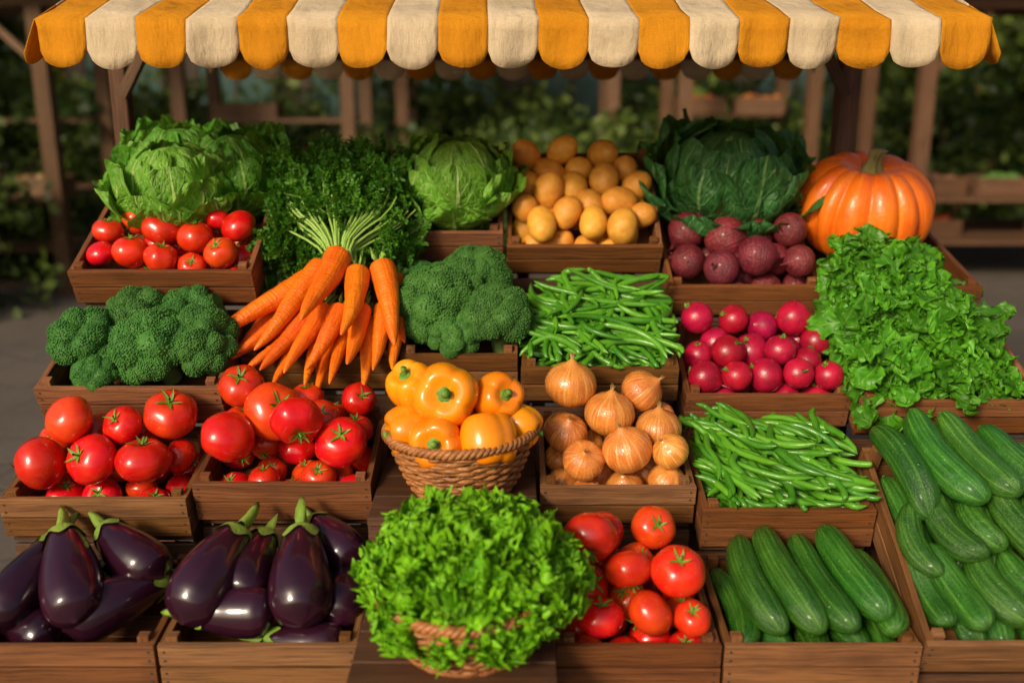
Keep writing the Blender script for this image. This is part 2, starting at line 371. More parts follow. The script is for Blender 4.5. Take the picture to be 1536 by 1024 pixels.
def potato(seed):
    mb=MB(); th=sph(24); r=np.random.default_rng(seed); e=r.uniform(1.05,1.3); b=r.uniform(-.12,.12)
    def mod(V,ph):
        V[...,2]*=e; V[...,0]+=b*V[...,2]**2
        V+=(.06*sn(V,2.2,seed)+.014*sn(V,9,seed+1))[...,None]*V; return V
    revolve(mb,np.sin(th)*.95,np.cos(th),32,0,mod); return mb.mesh('potato',[M_pot])
def beet(seed,mat,nm,tail,tr):
    mb=MB(); th=sph(28); r=np.random.default_rng(seed)
    def mod(V,ph):
        V+=(.035*sn(V,2.2,seed)+.008*sn(V,8,seed+1))[...,None]*V; return V
    z=.95*np.cos(th)-.18*np.exp(-((PI-th)/.3)**2)
    revolve(mb,np.sin(th),z,32,0,mod)
    n=8;t=np.linspace(0,1,n); a=r.uniform(0,6.3)
    P=np.stack([.35*tail*t**2*math.cos(a),.35*tail*t**2*math.sin(a),-1.0-t*tail],1)
    tube(mb,P,tr*(1-t)**.8+.006,6,1 if mat is M_rad else 0)
    for k in range(7):
        a=r.uniform(0,6.3); q=r.uniform(.05,.18)
        tube(mb,[(q*.7*math.cos(a),q*.7*math.sin(a),.88),(q*math.cos(a),q*math.sin(a),.98),(q*1.3*math.cos(a),q*1.3*math.sin(a),1.0+r.uniform(.02,.14))],[.07,.055,.045],6,2)
    return mb.mesh(nm,[mat,M_root,M_cal if mat is M_rad else mat])
def eggplant(seed):
    r=np.random.default_rng(seed); mb=MB(); t=np.linspace(0,PI,40); z=(1-np.cos(t))/2
    zz=np.linspace(0,1,400); ps=np.interp(zz,[0,.03,.1,.22,.36,.5,.68,.84,.95,1],[.0,.45,.78,.97,1,.96,.82,.65,.52,.44])
    k=np.ones(25)/25; ps2=np.convolve(np.pad(ps,12,'edge'),k,'valid')
    rr=np.interp(z,zz,ps2)*np.sqrt(np.clip(1-(np.maximum(0,.12-z)/.12)**2,0,1)); rr[0]=0
    rr=rr*np.sqrt(np.clip((1.001-z)/.03,0,1)); b=r.uniform(-.25,.25)
    bend=lambda q:b*np.sin(PI*q)
    def mod(V,ph): V[...,0]+=bend(V[...,2]); V[...,:2]*=(1+.025*sn(V,2,seed))[...,None]; return V
    revolve(mb,rr,z,32,0,mod)
    n=40; ph=np.arange(n)/n*2*PI; L=.10+.10*np.abs(np.cos(2.5*ph+r.uniform(0,1)))**2.0*(1+.3*np.sin(ph+seed))
    rows=9; V=[]
    for j in range(rows):
        s=j/(rows-1); q=1.0+.012-L*s; rad=np.interp(np.clip(q,0,1),z,rr)+.04+.04*s**3
        rad=np.where(q>.985,.30+0*rad,rad) if j>0 else rad*0+.12
        V.append(np.stack([rad*np.cos(ph)+bend(q),rad*np.sin(ph),q+0*ph],-1))
    f,uv=grid(n,rows,True); mb.add(np.concatenate(V),f,1,uv)
    tube(mb,[(bend(1),0,.99),(bend(1)+.02,0,1.06),(.09,.03,1.11),(.20,.05,1.16),(.205,.05,1.162)],[.22,.17,.16,.20,.001],10,1)
    return mb.mesh('eggplant',[M_egg,M_ecal])
def cucumber(seed):
    r=np.random.default_rng(seed); mb=MB(); t=np.linspace(0,PI,60); z=-np.cos(t)
    rr=(1-np.abs(z)**4.5)**.5*(1-.10*z)*.98; b=r.uniform(.2,1.)*r.choice([-1,1])
    def mod(V,ph):
        zz=V[...,2].copy(); q=np.stack([np.cos(ph)*2,np.sin(ph)*2,zz*9],-1); k=1+.02*np.cos(6*ph)+.025*sn(q,2,seed)+.012*sn(q,8,seed+3)
        V[...,:2]*=k[...,None]; V[...,0]+=b*(zz**2-.4); return V
    revolve(mb,rr,z,36,0,mod)
    tube(mb,[(b*.6,0,.985),(b*.6,0,1.02)],[.16,.12],8,1)
    return mb.mesh('cucumber',[M_cuc,M_cal])
def carrot(seed):
    r=np.random.default_rng(seed); mb=MB(); z=np.concatenate([[0,.003,.012,.03],np.linspace(.06,.97,44),[.985,1]])
    rr=(1-.72*z**1.25)*np.sqrt(1-z**7)*np.sqrt(np.clip(z/.035,0,1))**.8+.015*(z<1)*(z>0); b=r.uniform(-1,1); c=r.uniform(0,6)
    def mod(V,ph):
        zz=V[...,2].copy(); k=1+.035*sn(np.stack([np.cos(ph)*.6,np.sin(ph)*.6,zz*22],-1),3,seed)
        V[...,:2]*=k[...,None]; V[...,0]+=b*.9*(zz**2); V[...,1]+=.3*np.sin(zz*4+c)*zz; return V
    revolve(mb,rr,z,22,0,mod)
    for k in range(6):
        a=r.uniform(0,6.3); q=.25
        tube(mb,[(q*math.cos(a),q*math.sin(a),.0),(q*.7*math.cos(a),q*.7*math.sin(a),-.06),(q*2*math.cos(a),q*2*math.sin(a),-.2)],[.14,.10,.08],5,1)
    return mb.mesh('carrot',[M_car,M_stem])
TOM=[tomato(i) for i in range(7)]; PEP=[pepper(i+1) for i in range(4)]; ONI=[onion(i) for i in range(5)]; POT=[potato(i) for i in range(6)]
BEE=[beet(i,M_beet,'beet',.5,.16) for i in range(4)]; RAD=[beet(i+9,M_rad,'radish',.7,.05) for i in range(5)]
EGG=[eggplant(i) for i in range(5)]; CUC=[cucumber(i) for i in range(6)]; CAR=[carrot(i) for i in range(6)]

def settle(pts,w,dep,floor,grav,it=90):
    A=np.array(pts,float); n=len(A); r=A[:,3]
    for k in range(it):
        if k<grav: A[:,2]-=.0010
        D=A[:,None,:3]-A[None,:,:3]; d=np.linalg.norm(D,axis=2)+1e-6; ov=(r[:,None]+r[None,:])*.97-d; np.fill_diagonal(ov,0); ov=np.clip(ov,0,None)
        A[:,:3]+=(D/d[...,None]*ov[...,None]).sum(1)*.35
        A[:,0]=np.clip(A[:,0],T+r,w-T-r); A[:,1]=np.clip(A[:,1],T+r*.98,np.maximum(dep-T-r,T+r+.001)); A[:,2]=np.maximum(A[:,2],floor+r)
    return A
def pile(key,name,meshes,items,fill,rf,h0,h1,orient,smax=None,seed=1,hfill=.0,grav=40,top=9.):
    c=crates[key]; rr=np.random.default_rng(seed); w,dep=c['w'],c['dep']; sm=smax or dep-.08
    pts=[]
    for a,b,r in items: pts.append((.02+a*(w-.04)*.94+.01,.055+b*(sm-.02),h0+b*h1,r))
    for k in range(fill):
        y=rr.uniform(.05,sm+.02)
        pts.append((rr.uniform(.05,w-.05),y,-.06+rr.uniform(0,.03)+hfill*y/sm,rf*rr.uniform(.85,1.1)))
    A=settle(pts,w,dep,-c['H']+.012,grav)
    for i,(x,y,z,r) in enumerate(A):
        if z>top: continue
        P=c['M']@Vector((x,y,z)); Mx=Matrix.Translation(P)@orient(rr)@Matrix.Diagonal((r,r,r,1))
        obj(name,meshes[int(rr.integers(len(meshes)))],Mx)
def axis_rot(az,tilt,spin):
    return Matrix.Rotation(az,4,'Z')@Matrix.Rotation(tilt,4,'X')@Matrix.Rotation(spin,4,'Z')
def o_tom(rr):
    if rr.random()<.68: return axis_rot(rr.uniform(-1.,1.),rr.uniform(.0,1.),rr.uniform(0,6.3))
    return axis_rot(rr.uniform(0,6.3),rr.uniform(1.6,2.9),rr.uniform(0,6.3))
def o_any(rr): return axis_rot(rr.uniform(0,6.3),rr.uniform(0,3.1),rr.uniform(0,6.3))
def o_up(rr): return axis_rot(rr.uniform(-1.3,1.3),rr.uniform(.0,.95),rr.uniform(0,6.3))
def o_rad(rr): return axis_rot(rr.uniform(-2.5,2.5),rr.uniform(.3,1.9),rr.uniform(0,6.3))
pile('T2','tomato',TOM,[(.25,.15,.072),(.67,.12,.070),(.14,.45,.056),(.5,.42,.082),(.86,.35,.070),(.28,.72,.064),(.57,.85,.048),(.76,.75,.054),(.96,.65,.05),(.1,.95,.052),(.72,1,.05),(.98,.9,.05),(.42,1,.048)],17,.048,.012,.045,o_tom,seed=3,hfill=.03,grav=30)
pile('T1','tomato',TOM,[(.18,.25,.073),(.5,.18,.07),(.82,.2,.072),(.93,.4,.05),(.36,.6,.064),(.63,.45,.055),(.2,.7,.05),(.42,1,.064),(.84,.8,.074),(.62,.85,.05),(.05,.9,.05)],10,.05,.005,.035,o_tom,seed=4)
pile('T3','tomato',TOM,[(.27,.25,.056),(.1,.25,.045),(.46,.6,.064),(.64,.45,.058),(.86,.2,.05),(.97,.6,.055),(.8,.75,.046),(.25,.8,.048),(.46,.02,.05),(.68,.05,.045),(.1,.7,.05)],12,.048,.02,.04,o_tom,smax=.24,seed=5,top=.085)
pile('T4','tomato',TOM,[(.22,.05,.054),(.58,.05,.058),(.87,.08,.045),(.13,.32,.062),(.45,.32,.058),(.82,.37,.065),(.27,.68,.067),(.58,.62,.050),(.85,.7,.058),(.33,1,.066),(.75,1,.056)],16,.048,.01,.055,o_tom,seed=6,hfill=.05,grav=24)
pile('ON','onion',ONI,[(.22,.1,.058),(.57,.2,.069),(.85,.1,.050),(.16,.4,.06),(.48,.55,.070),(.82,.45,.064),(.14,.65,.054),(.3,.95,.074),(.7,.85,.062),(.9,.8,.05),(.55,1.05,.05)],12,.05,.02,.06,o_up,seed=7,hfill=.03,grav=25)
pile('PO','potato',POT,[(.18,.1,.052),(.4,.2,.05),(.55,.1,.05),(.8,.1,.055),(.93,.2,.045),(.06,.25,.048),(.22,.4,.055),(.57,.3,.05),(.8,.3,.055),(.08,.6,.052),(.42,.6,.055),(.7,.6,.056),(.9,.55,.05),(.25,.8,.058),(.48,.8,.05),(.65,.95,.056),(.35,1.05,.05),(.1,.9,.055),(.82,.75,.05)],18,.05,.03,.05,o_any,seed=8)
pile('BE','beet',BEE,[(.4,.1,.060),(.85,.05,.054),(.12,.3,.060),(.62,.25,.066),(.1,.8,.066),(.4,.6,.076),(.65,.85,.060),(.87,.6,.058)],10,.05,.02,.05,o_rad,smax=.24,seed=9,hfill=.03,grav=25)
pile('RA','radish',RAD,[(.3,.05,.046),(.68,.05,.046),(.87,.1,.045),(.1,.25,.052),(.47,.2,.054),(.82,.3,.048),(.32,.4,.052),(.62,.5,.048),(.9,.55,.048),(.2,.65,.052),(.5,.6,.058),(.72,.75,.055),(.08,.9,.052),(.32,.95,.048),(.55,.95,.05),(.05,.5,.045)],18,.045,.02,.045,o_rad,seed=10)

def seg(key,l):
    c=crates[key]; X0=c['x0']
    for n,(x0,s0,h0,x1,s1,h1,q) in enumerate(l):
        p0=c['M']@Vector((x0-X0,s0,h0)); p1=c['M']@Vector((x1-X0,s1,h1)); yield n,p0,p1,q
EG1=[(-1.035,.075,.06,-1.12,.25,.12,.075),(-1.215,.09,.03,-1.165,.27,.09,.064),(-.90,.22,.07,-1.02,.30,.11,.066),(-1.03,.095,.0,-.895,.22,.02,.066),(-1.13,.08,-.03,-1.20,.12,-.02,.060),(-.91,.30,.0,-.99,.30,.0,.055),(-1.1,.28,.0,-1.2,.28,.0,.055)]
EG2=[(-.755,.09,.05,-.70,.25,.12,.077),(-.645,.15,.05,-.635,.29,.09,.066),(-.61,.09,.03,-.735,.09,.03,.064),(-.50,.085,.05,-.525,.25,.12,.077),(-.420,.27,.07,-.47,.32,.09,.060),(-.418,.13,.0,-.42,.26,.03,.055),(-.43,.075,-.04,-.51,.075,-.04,.050),(-.6,.27,.0,-.72,.28,.0,.055),(-.5,.2,-.02,-.6,.2,-.02,.055)]
for key,L in(('E1',EG1),('E2',EG2)):
    for n,p0,p1,q in seg(key,L):
        d=(p1-p0); ln=d.length; d.normalize(); a=p0-d*q*.75; L_=ln+q*1.3
        if L_<.2: L_=.2
        Mx=align(a,a+d,R.uniform(0,6.3))@Matrix.Diagonal((q,q,L_,1)); obj('eggplant',EGG[(n+(key=='E2')*2)%5],Mx)
CC1=[(.580,.32,.07,.6125,.06,.02,.042),(.650,.35,.08,.700,.05,.035,.045),(.735,.32,.065,.780,.045,.03,.043),(.815,.34,.085,.862,.07,.055,.046),(.895,.28,.04,.905,.05,.01,.040),
     (.545,.28,-.01,.56,.05,-.03,.038),(.62,.30,-.04,.64,.06,-.06,.04),(.72,.30,-.05,.73,.06,-.06,.04),(.80,.30,-.03,.82,.06,-.045,.04),(.9,.30,-.05,.89,.06,-.065,.038)]
CC2=[(1.005,.60,.06,1.055,.36,.06,.045),(1.085,.62,.08,1.15,.36,.10,.047),(1.175,.61,.08,1.25,.38,.10,.046),(1.275,.58,.07,1.345,.38,.09,.045),(1.37,.57,.03,1.40,.40,.03,.04),
     (1.01,.36,.02,1.02,.20,.01,.036),(1.075,.37,.04,1.12,.22,.05,.042),(1.165,.38,.03,1.185,.26,.04,.038),(1.24,.38,.05,1.30,.20,.06,.044),(1.34,.38,.03,1.385,.20,.03,.042),
     (1.005,.22,-.02,1.03,.08,-.02,.036),(1.05,.24,.0,1.095,.05,.02,.04),(1.14,.23,.01,1.18,.06,.03,.042),(1.22,.22,.0,1.29,.05,.03,.042),(1.33,.2,.0,1.385,.05,.01,.04),
     (1.02,.5,-.04,1.05,.25,-.06,.04),(1.12,.5,-.03,1.14,.25,-.05,.04),(1.22,.5,-.03,1.24,.25,-.05,.04),(1.33,.5,-.03,1.36,.25,-.05,.04),(1.1,.2,-.07,1.11,.05,-.07,.035),(1.25,.2,-.06,1.25,.05,-.06,.035),(1.2,.2,-.065,1.17,.05,-.065,.035)]
for key,L in(('C1',CC1),('C2',CC2)):
    for n,p0,p1,q in seg(key,L):
        mid=(p0+p1)/2; d=(p1-p0); ln=d.length/2+q*.75; d.normalize()
        Mx=Matrix.Translation(mid)@align((0,0,0),-d,R.uniform(0,6.3))@Matrix.Diagonal((q,q,ln,1)); obj('cucumber',CUC[n%6],Mx)
CR=[(-.64,.27,.10,-.885,.05,.07,.038),(-.62,.24,.13,-.86,-.01,.09,.039),(-.585,.26,.16,-.735,-.06,.11,.041),(-.535,.28,.19,-.600,-.03,.15,.045),(-.475,.23,.16,-.460,-.06,.13,.040),(-.405,.26,.16,-.320,-.04,.10,.043),
    (-.66,.14,.07,-.80,-.05,.06,.032),(-.60,.12,.09,-.71,-.13,.07,.034),(-.565,.12,.10,-.645,-.15,.07,.033),(-.515,.10,.11,-.555,-.14,.08,.034),(-.455,.12,.10,-.475,-.14,.08,.034),(-.39,.14,.09,-.38,-.11,.06,.032),
    (-.60,.16,.05,-.68,-.15,.04,.031),(-.50,.16,.04,-.515,-.16,.05,.031),(-.43,.12,.05,-.425,-.16,.04,.031),(-.70,.22,.05,-.84,.0,.03,.032),(-.37,.3,.09,-.345,.02,.06,.032),(-.57,.15,.04,-.60,-.16,.04,.030),(-.64,.1,.03,-.76,-.09,.03,.030),
    (-.68,.12,.04,-.83,-.04,.03,.029),(-.36,.16,.04,-.335,-.08,.03,.030),(-.54,.12,.02,-.575,-.17,.02,.028)]
for n,p0,p1,q in seg('CA',CR):
    L_=(p1-p0).length*1.06; Mx=align(p0,p1,R.uniform(0,6.3))@Matrix.Diagonal((q,q,L_,1)); obj('carrot',CAR[n%6],Mx)

# ---------------------------------------------------------------- beans
def beans(key,n,ang,spread,prof,seed,cvs):
    c=crates[key]; r=np.random.default_rng(seed); mb=MB(); w,dep=c['w'],c['dep']; npt=16; t=np.linspace(-1,1,npt)
    for k in range(n):
        lay=k/n; L=r.uniform(.09,.15); a=ang+r.normal()*spread
        x=r.uniform(.05,w-.05); s=r.uniform(.05,dep-.03)
        dome=1-.5*(abs(2*x/w-1)**2.5)
        h=-.10+lay*(.10+prof*dome)+s*.10*lay
        cv=r.normal()*cvs; cv2=r.normal()*cvs*.6; tz=r.normal()*.012
        px=x+np.cos(a)*L*t-np.sin(a)*(cv*(t**2-.4)+cv2*t**3+.003*np.sin(t*6+k)); py=s+np.sin(a)*L*t*.85+np.cos(a)*(cv*(t**2-.4)+cv2*t**3)
        pz=h+tz*t+.012*r.normal()*(t**2)
        inb=pz<.005
        px=np.clip(px,np.where(inb,.022,-.005),np.where(inb,w-.022,w+.005)); py=np.clip(py,np.where(inb,.024,-.006),dep-.01)
        rad=.0088*r.uniform(.8,1.15)*np.clip(1-np.abs(t)**5,0,1)**.6*(1+.07*np.sin(t*14+k))+.0012
        tube(mb,np.stack([px,py,pz],1),rad,7,0,uoff=float(k))
    obj('green_bean_pile',mb.mesh('green_bean_pile',[M_bean]),c['M'])
beans('B1',380,2.5,.85,.070,1,.050); beans('B2',360,-1.02,.30,.060,2,.026)

# ---------------------------------------------------------------- broccoli
ph=(1+5**.5)/2
ICO=np.array([(-1,ph,0),(1,ph,0),(-1,-ph,0),(1,-ph,0),(0,-1,ph),(0,1,ph),(0,-1,-ph),(0,1,-ph),(ph,0,-1),(ph,0,1),(-ph,0,-1),(-ph,0,1)])/math.sqrt(1+ph*ph)
ICF=np.array([(0,11,5),(0,5,1),(0,1,7),(0,7,10),(0,10,11),(1,5,9),(5,11,4),(11,10,2),(10,7,6),(7,1,8),(3,9,4),(3,4,2),(3,2,6),(3,6,8),(3,8,9),(4,9,5),(2,4,11),(6,2,10),(8,6,7),(9,8,1)])
def fib(n,cmin):
    i=np.arange(n)+.5; z=1-(1-cmin)*i/n; a=i*2.399963; s=np.sqrt(1-z*z); return np.stack([s*np.cos(a),s*np.sin(a),z],1)
def broccoli(seed):
    r=np.random.default_rng(seed); mb=MB(); D=fib(20,-.25)+r.normal(size=(20,3))*.13; th=sph(16)
    for k,d in enumerate(D):
        d=d/np.linalg.norm(d); q=r.uniform(.27,.44); c=d*(1.06-q)*r.uniform(.95,1.04); c[2]*=.82
        revolve(mb,np.sin(th)*q*.97,np.cos(th)*q*.97,20,0,None,Matrix.Translation(c))
        tube(mb,[(0,0,-.9),c*.4+np.array([0,0,-.2]),c],[.2,.16,.12],7,1)
        P=fib(430,-.7)+r.normal(size=(430,3))*.035; P/=np.linalg.norm(P,axis=1)[:,None]
        Q=np.array(Vector((0,0,1)).rotation_difference(Vector(d)).to_matrix()); P=P@Q.T
        P=P*(q*(1+.07*sn(P,6,seed*50+k)+.02*r.normal(size=430)))[:,None]+c
        bs=r.uniform(.018,.034,len(P))
        V=P[:,None]+bs[:,None,None]*ICO[None]
        F=(ICF[None]+12*np.arange(len(P))[:,None,None]).reshape(-1,3)
        mb.add(V.reshape(-1,3),F,0)
    tube(mb,[(0,0,-1.15),(0,0,-.5),(0,0,.1)],[.26,.28,.3],12,1)
    return mb.mesh('broccoli_head',[M_bro,M_brs])
BRO=[broccoli(1),broccoli(2)]
for i,(x,y,z,r) in enumerate([(-1.235,2.80,1.225,.108),(-1.045,2.775,1.215,.118),(-.905,2.80,1.225,.108),(-1.12,2.90,1.275,.10),(-.965,2.91,1.275,.098),(-1.19,2.735,1.155,.072),(-1.25,2.9,1.21,.08),
        (-.24,3.00,1.285,.128),(-.115,3.12,1.34,.118),(-.045,2.945,1.262,.112),(-.175,2.915,1.215,.08),(-.27,3.13,1.31,.1)]):
    obj('broccoli_head',BRO[i%2],Matrix.Translation((x,y,z))@axis_rot(R.uniform(-.6,.6),R.uniform(.25,.7),R.uniform(0,6.3))@Matrix.Diagonal((r,r,r,1)))

# ---------------------------------------------------------------- cabbages
def cab_leaf(mb,Rr,az,alpha,spread,flare,ruf,seed,mat,k):
    r=np.random.default_rng(seed); nu,nv=37,37
    U,V=np.meshgrid(np.linspace(-1,1,nu),np.linspace(0,1,nv)); ang=.15+V*(alpha-.15)
    m=np.stack([np.sin(ang)*math.cos(az),np.sin(ang)*math.sin(az),-np.cos(ang)],-1); tg=np.array([-math.sin(az),math.cos(az),0])
    w=spread*np.sqrt(np.clip(np.sin(PI*np.clip(V*.86+.10,0,1)),0,1))*(1+.05*np.sin(V*17+seed))
    d=m+tg*(U*w)[...,None]; d/=np.linalg.norm(d,axis=-1)[...,None]
    e=np.maximum(np.abs(U)**2.2,np.clip(V-.25,0,1)/.75*.9)**2
    rad=1+flare*V**2.6+.10*flare*np.abs(U)+ruf*e*np.sin(U*4*np.sign(r.uniform(-1,1))+V*r.uniform(8,12)+r.uniform(0,6))+ruf*.5*e**1.5*np.sin(U*13+V*22+seed)
    rad-=.35*flare*np.clip(V-.8,0,1)/.2*.5
    mid_=np.exp(-(np.abs(U)/.06)**2)*(1-V)
    ribs=np.exp(-(((V-.38*np.abs(U))*7)%1-.5)**2*30)
    rad+=.026*sn(d,9,seed)+.014*sn(d,22,seed+1)+.015*mid_-.010*ribs*np.clip(1.2-np.abs(U),0,1)
    P=d*(Rr*rad)[...,None]
    f,uv=grid(nu,nv); uv=uv.copy(); uv[...,0]=uv[...,0]*.998+.001+k
    mb.add(P.reshape(-1,3),f,mat,uv)
def cabbage(seed,mi,mo,big):
    r=np.random.default_rng(seed); mb=MB(); th=sph(24)
    revolve(mb,np.sin(th)*.84,np.cos(th)*.84,32,0)
    k=1; az0=r.uniform(0,6)
    for i in range(7): cab_leaf(mb,.9+.018*i,i*2.4+az0,2.75,.78,.0,.04,seed*100+k,0,k); k+=1
    for i in range(8): cab_leaf(mb,1.0+.015*i,i*2.4+.6+az0,2.25+r.uniform(-.2,.2),.78,.07+.06*big,.06,seed*100+k,0,k); k+=1
    for i in range(8): cab_leaf(mb,1.08,i*2*PI/8+r.uniform(-.2,.2),1.95+r.uniform(-.2,.35),.78,.22+.20*big,.08+.04*big,seed*100+k,1,k); k+=1
    for i in range(7): cab_leaf(mb,1.1,i*2*PI/7+.5+r.uniform(-.2,.2),1.6+r.uniform(-.1,.25),.8,.40+.18*big,.10+.03*big,seed*100+k,1,k); k+=1
    return mb.mesh('cabbage',[mi,mo])
def putc(nm,me,x,y,z,r,rz,tx,sx=1,sz=1):
    obj(nm,me,Matrix.Translation((x,y,z))@Matrix.Rotation(tx,4,'X')@Matrix.Rotation(rz,4,'Z')@Matrix.Diagonal((r*sx,r,r*sz,1)))
CB1=cabbage(3,M_cab,M_cab,.2); CB2=cabbage(5,M_cabo,M_cabo,.8); CB3=cabbage(8,M_dcab,M_dcab,1.1)
putc('cabbage',CB1,-1.105,3.27,1.625,.152,.6,.22); putc('cabbage',CB2,-.945,3.42,1.655,.150,2.0,.3)
putc('cabbage',CB2,-1.15,3.50,1.67,.15,4.0,.2)
putc('cabbage',CB1,-.19,3.42,1.630,.155,3.2,.25)
putc('cabbage',CB3,.765,3.56,1.625,.196,1.0,.35,1.03,.97)

# ---------------------------------------------------------------- pumpkin
mb=MB(); th=np.linspace(0.02,PI-.02,60); NR=14
def modp(V,ph):
    t=th[:,None]; p2=ph+.12*np.sin(ph*3+1)/3+.05*np.sin(5*ph); g=np.abs(np.sin(NR*p2/2))**.7
    k=.90+.11*g*np.sin(t)**.4; V[...,0]*=k; V[...,1]*=k; V[...,2]+=.04*(g-.6)*np.sign(np.cos(t))*np.sin(t)**.3
    V+=.018*sn(V,2,3)[...,None]*V; return V
revolve(mb,np.sin(th)**.85,.82*np.cos(th)-.24*np.exp(-(th/.34)**2)+.2*np.exp(-((PI-th)/.35)**2),240,0,modp)
def mods(V,ph): 
    k=1+.22*np.cos(5*ph+V[...,2]*3); V[...,0]*=k; V[...,1]*=k; z=V[...,2]; V[...,0]+=.35*np.clip(z-.6,0,1)**1.5; return V
revolve(mb,[.0,.28,.18,.12,.09,.085,.10,.11,.0],[.53,.54,.58,.66,.75,.84,.91,.93,.94],30,1,mods)
obj('pumpkin',mb.mesh('pumpkin',[M_pum,M_pst]),Matrix.Translation((1.225,3.47,1.530))@Matrix.Rotation(.28,4,'X')@Matrix.Diagonal((.234,.228,.226,1)))

# ---------------------------------------------------------------- leafy greens
def leaf(mb,M,W,L,a0,bend,ruf,fr,cup,seed,mat,k,nu=15,nv=20,lob=.12,hf=.5):
    r=np.random.default_rng(seed); v=np.linspace(0,1,nv); ang=a0-bend*v
    y=np.concatenate([[0],np.cumsum(np.cos(ang[:-1]))])*L/(nv-1); z=np.concatenate([[0],np.cumsum(np.sin(ang[:-1]))])*L/(nv-1)
    U,V=np.meshgrid(np.linspace(-1,1,nu),v); Y=y[:,None]; Z=z[:,None]; A=ang[:,None]
    w=W*(.16+.84*np.clip(V*1.5,0,1)**1.4)*np.sqrt(np.clip(1-V**5,0,1))*(1+lob*np.sin(V*fr*1.3+np.sign(U)*2+r.uniform(0,6)))
    aU=np.abs(U); e=np.maximum(aU**2,np.clip(V-.55,0,1)/.45)**1.3
    hgt=cup*W*aU**2+ruf*e*np.sin(fr*V*np.sign(U+1e-6)+U*4+r.uniform(0,6))+ruf*hf*e**2*np.sin(fr*2.6*V+U*fr*1.1+r.uniform(0,6))+ruf*.25*sn(np.stack([U*2,V*4,0*U],-1),3,seed)
    X=U*w+ruf*.5*e*np.sin(fr*2.1*V+r.uniform(0,6)); dy=ruf*.6*e*np.sin(U*fr+r.uniform(0,6))
    P=np.stack([X,Y+dy-np.sin(A)*hgt,Z+np.cos(A)*hgt],-1)
    f,uv=grid(nu,nv); uv=uv.copy(); uv[...,0]=uv[...,0]*.998+.001+k
    mb.add(P.reshape(-1,3),f,mat,uv,M)
def basis(z,yhint):
    z=Vector(z).normalized(); y=Vector(yhint); y=(y-z*y.dot(z)).normalized(); x=y.cross(z)
    return Matrix((x,y,z)).transposed().to_4x4()
mb=MB(); r=np.random.default_rng(11); C=Vector((-.092,2.03,.872)); ax=Vector((.226,.20,.162)); k=1
th=sph(16); revolve(mb,np.sin(th)*.8,np.cos(th)*.8,24,0,None,Matrix.Translation(C)@Matrix.Diagonal((ax.x,ax.y,ax.z,1)))
for d in fib(400,-.34):
    d=Vector(d)+Vector(r.normal(size=3)*.07); d.normalize()
    if d.y>.7 or (d.z<-.12 and abs(d.x)>.8): continue
    P=C+Vector((d.x*ax.x,d.y*ax.y,d.z*ax.z))*r.uniform(.70,.90)
    n=(d+Vector(r.normal(size=3)*.50)).normalized(); up=Vector(r.normal(size=3))+Vector((0,0,.8))
    M=Matrix.Translation(P)@basis(Vector(np.cross(n,up)).normalized().cross(n),n)
    leaf(mb,M,r.uniform(.032,.052),r.uniform(.055,.080),r.uniform(-.2,.4),r.uniform(.4,1.8),.0105,r.uniform(17,25),.30,int(k),0,k,31,28,.16,1.25); k+=1
obj('lettuce_head',mb.mesh('lettuce_head',[M_let]))
mb=MB(); r=np.random.default_rng(12); k=1
def rsurf(a,b):
    x0=1.045; x1=1.49-.20*b; x=x0+a*(x1-x0); Y=2.795+.38*b; Z=1.075+.30*b+.035*math.sin(PI*a)*1.2+.02*math.sin(PI*b)*2
    return Vector((x,Y,Z))
g=[(rsurf(i/14,j/14)-Vector((0,-.02,.05))) for j in range(15) for i in range(15)]
f,uv=grid(15,15); mb.add([tuple(q) for q in g],f,0,uv)
for i in range(340):
    a=r.uniform(-.02,1.0); b=r.uniform(-.02,1.0); P=rsurf(a,b)+Vector((0,0,r.uniform(-.035,.03)))
    n=Vector((r.normal()*.5+(a-.5)*.5,-.75+r.normal()*.45,.75+r.normal()*.45)).normalized()
    yd=Vector((r.normal()*.8+(a-.6)*.8,-.4+r.normal()*.6,-.45+r.normal()*.6))
    M=Matrix.Translation(P)@basis(n,yd)
    leaf(mb,M,r.uniform(.030,.054),r.uniform(.085,.145),r.uniform(.1,.6),r.uniform(.5,1.5),.012,r.uniform(8,14),.15,i,0,k,17,22,.28,.8); k+=1
obj('lettuce_pile',mb.mesh('lettuce_pile',[M_let2,M_stem]))
mb=MB(); k=1
for i in range(60):
    P=Vector((r.uniform(1.06,1.48),r.uniform(3.22,3.38),0)); P.z=1.309+(P.y-3.18)*.23-.03+r.uniform(-.03,.01)
    M=Matrix.Translation(P)@basis(Vector((r.normal()*.4,-.4+r.normal()*.3,.9)),Vector((r.normal(),-.5+r.normal(),0)))
    leaf(mb,M,r.uniform(.03,.045),r.uniform(.07,.10),r.uniform(.1,.6),r.uniform(.4,1.4),.009,r.uniform(8,13),.15,i,0,k,11,14,.2); k+=1
obj('herb_pile',mb.mesh('herb_pile',[M_par]))

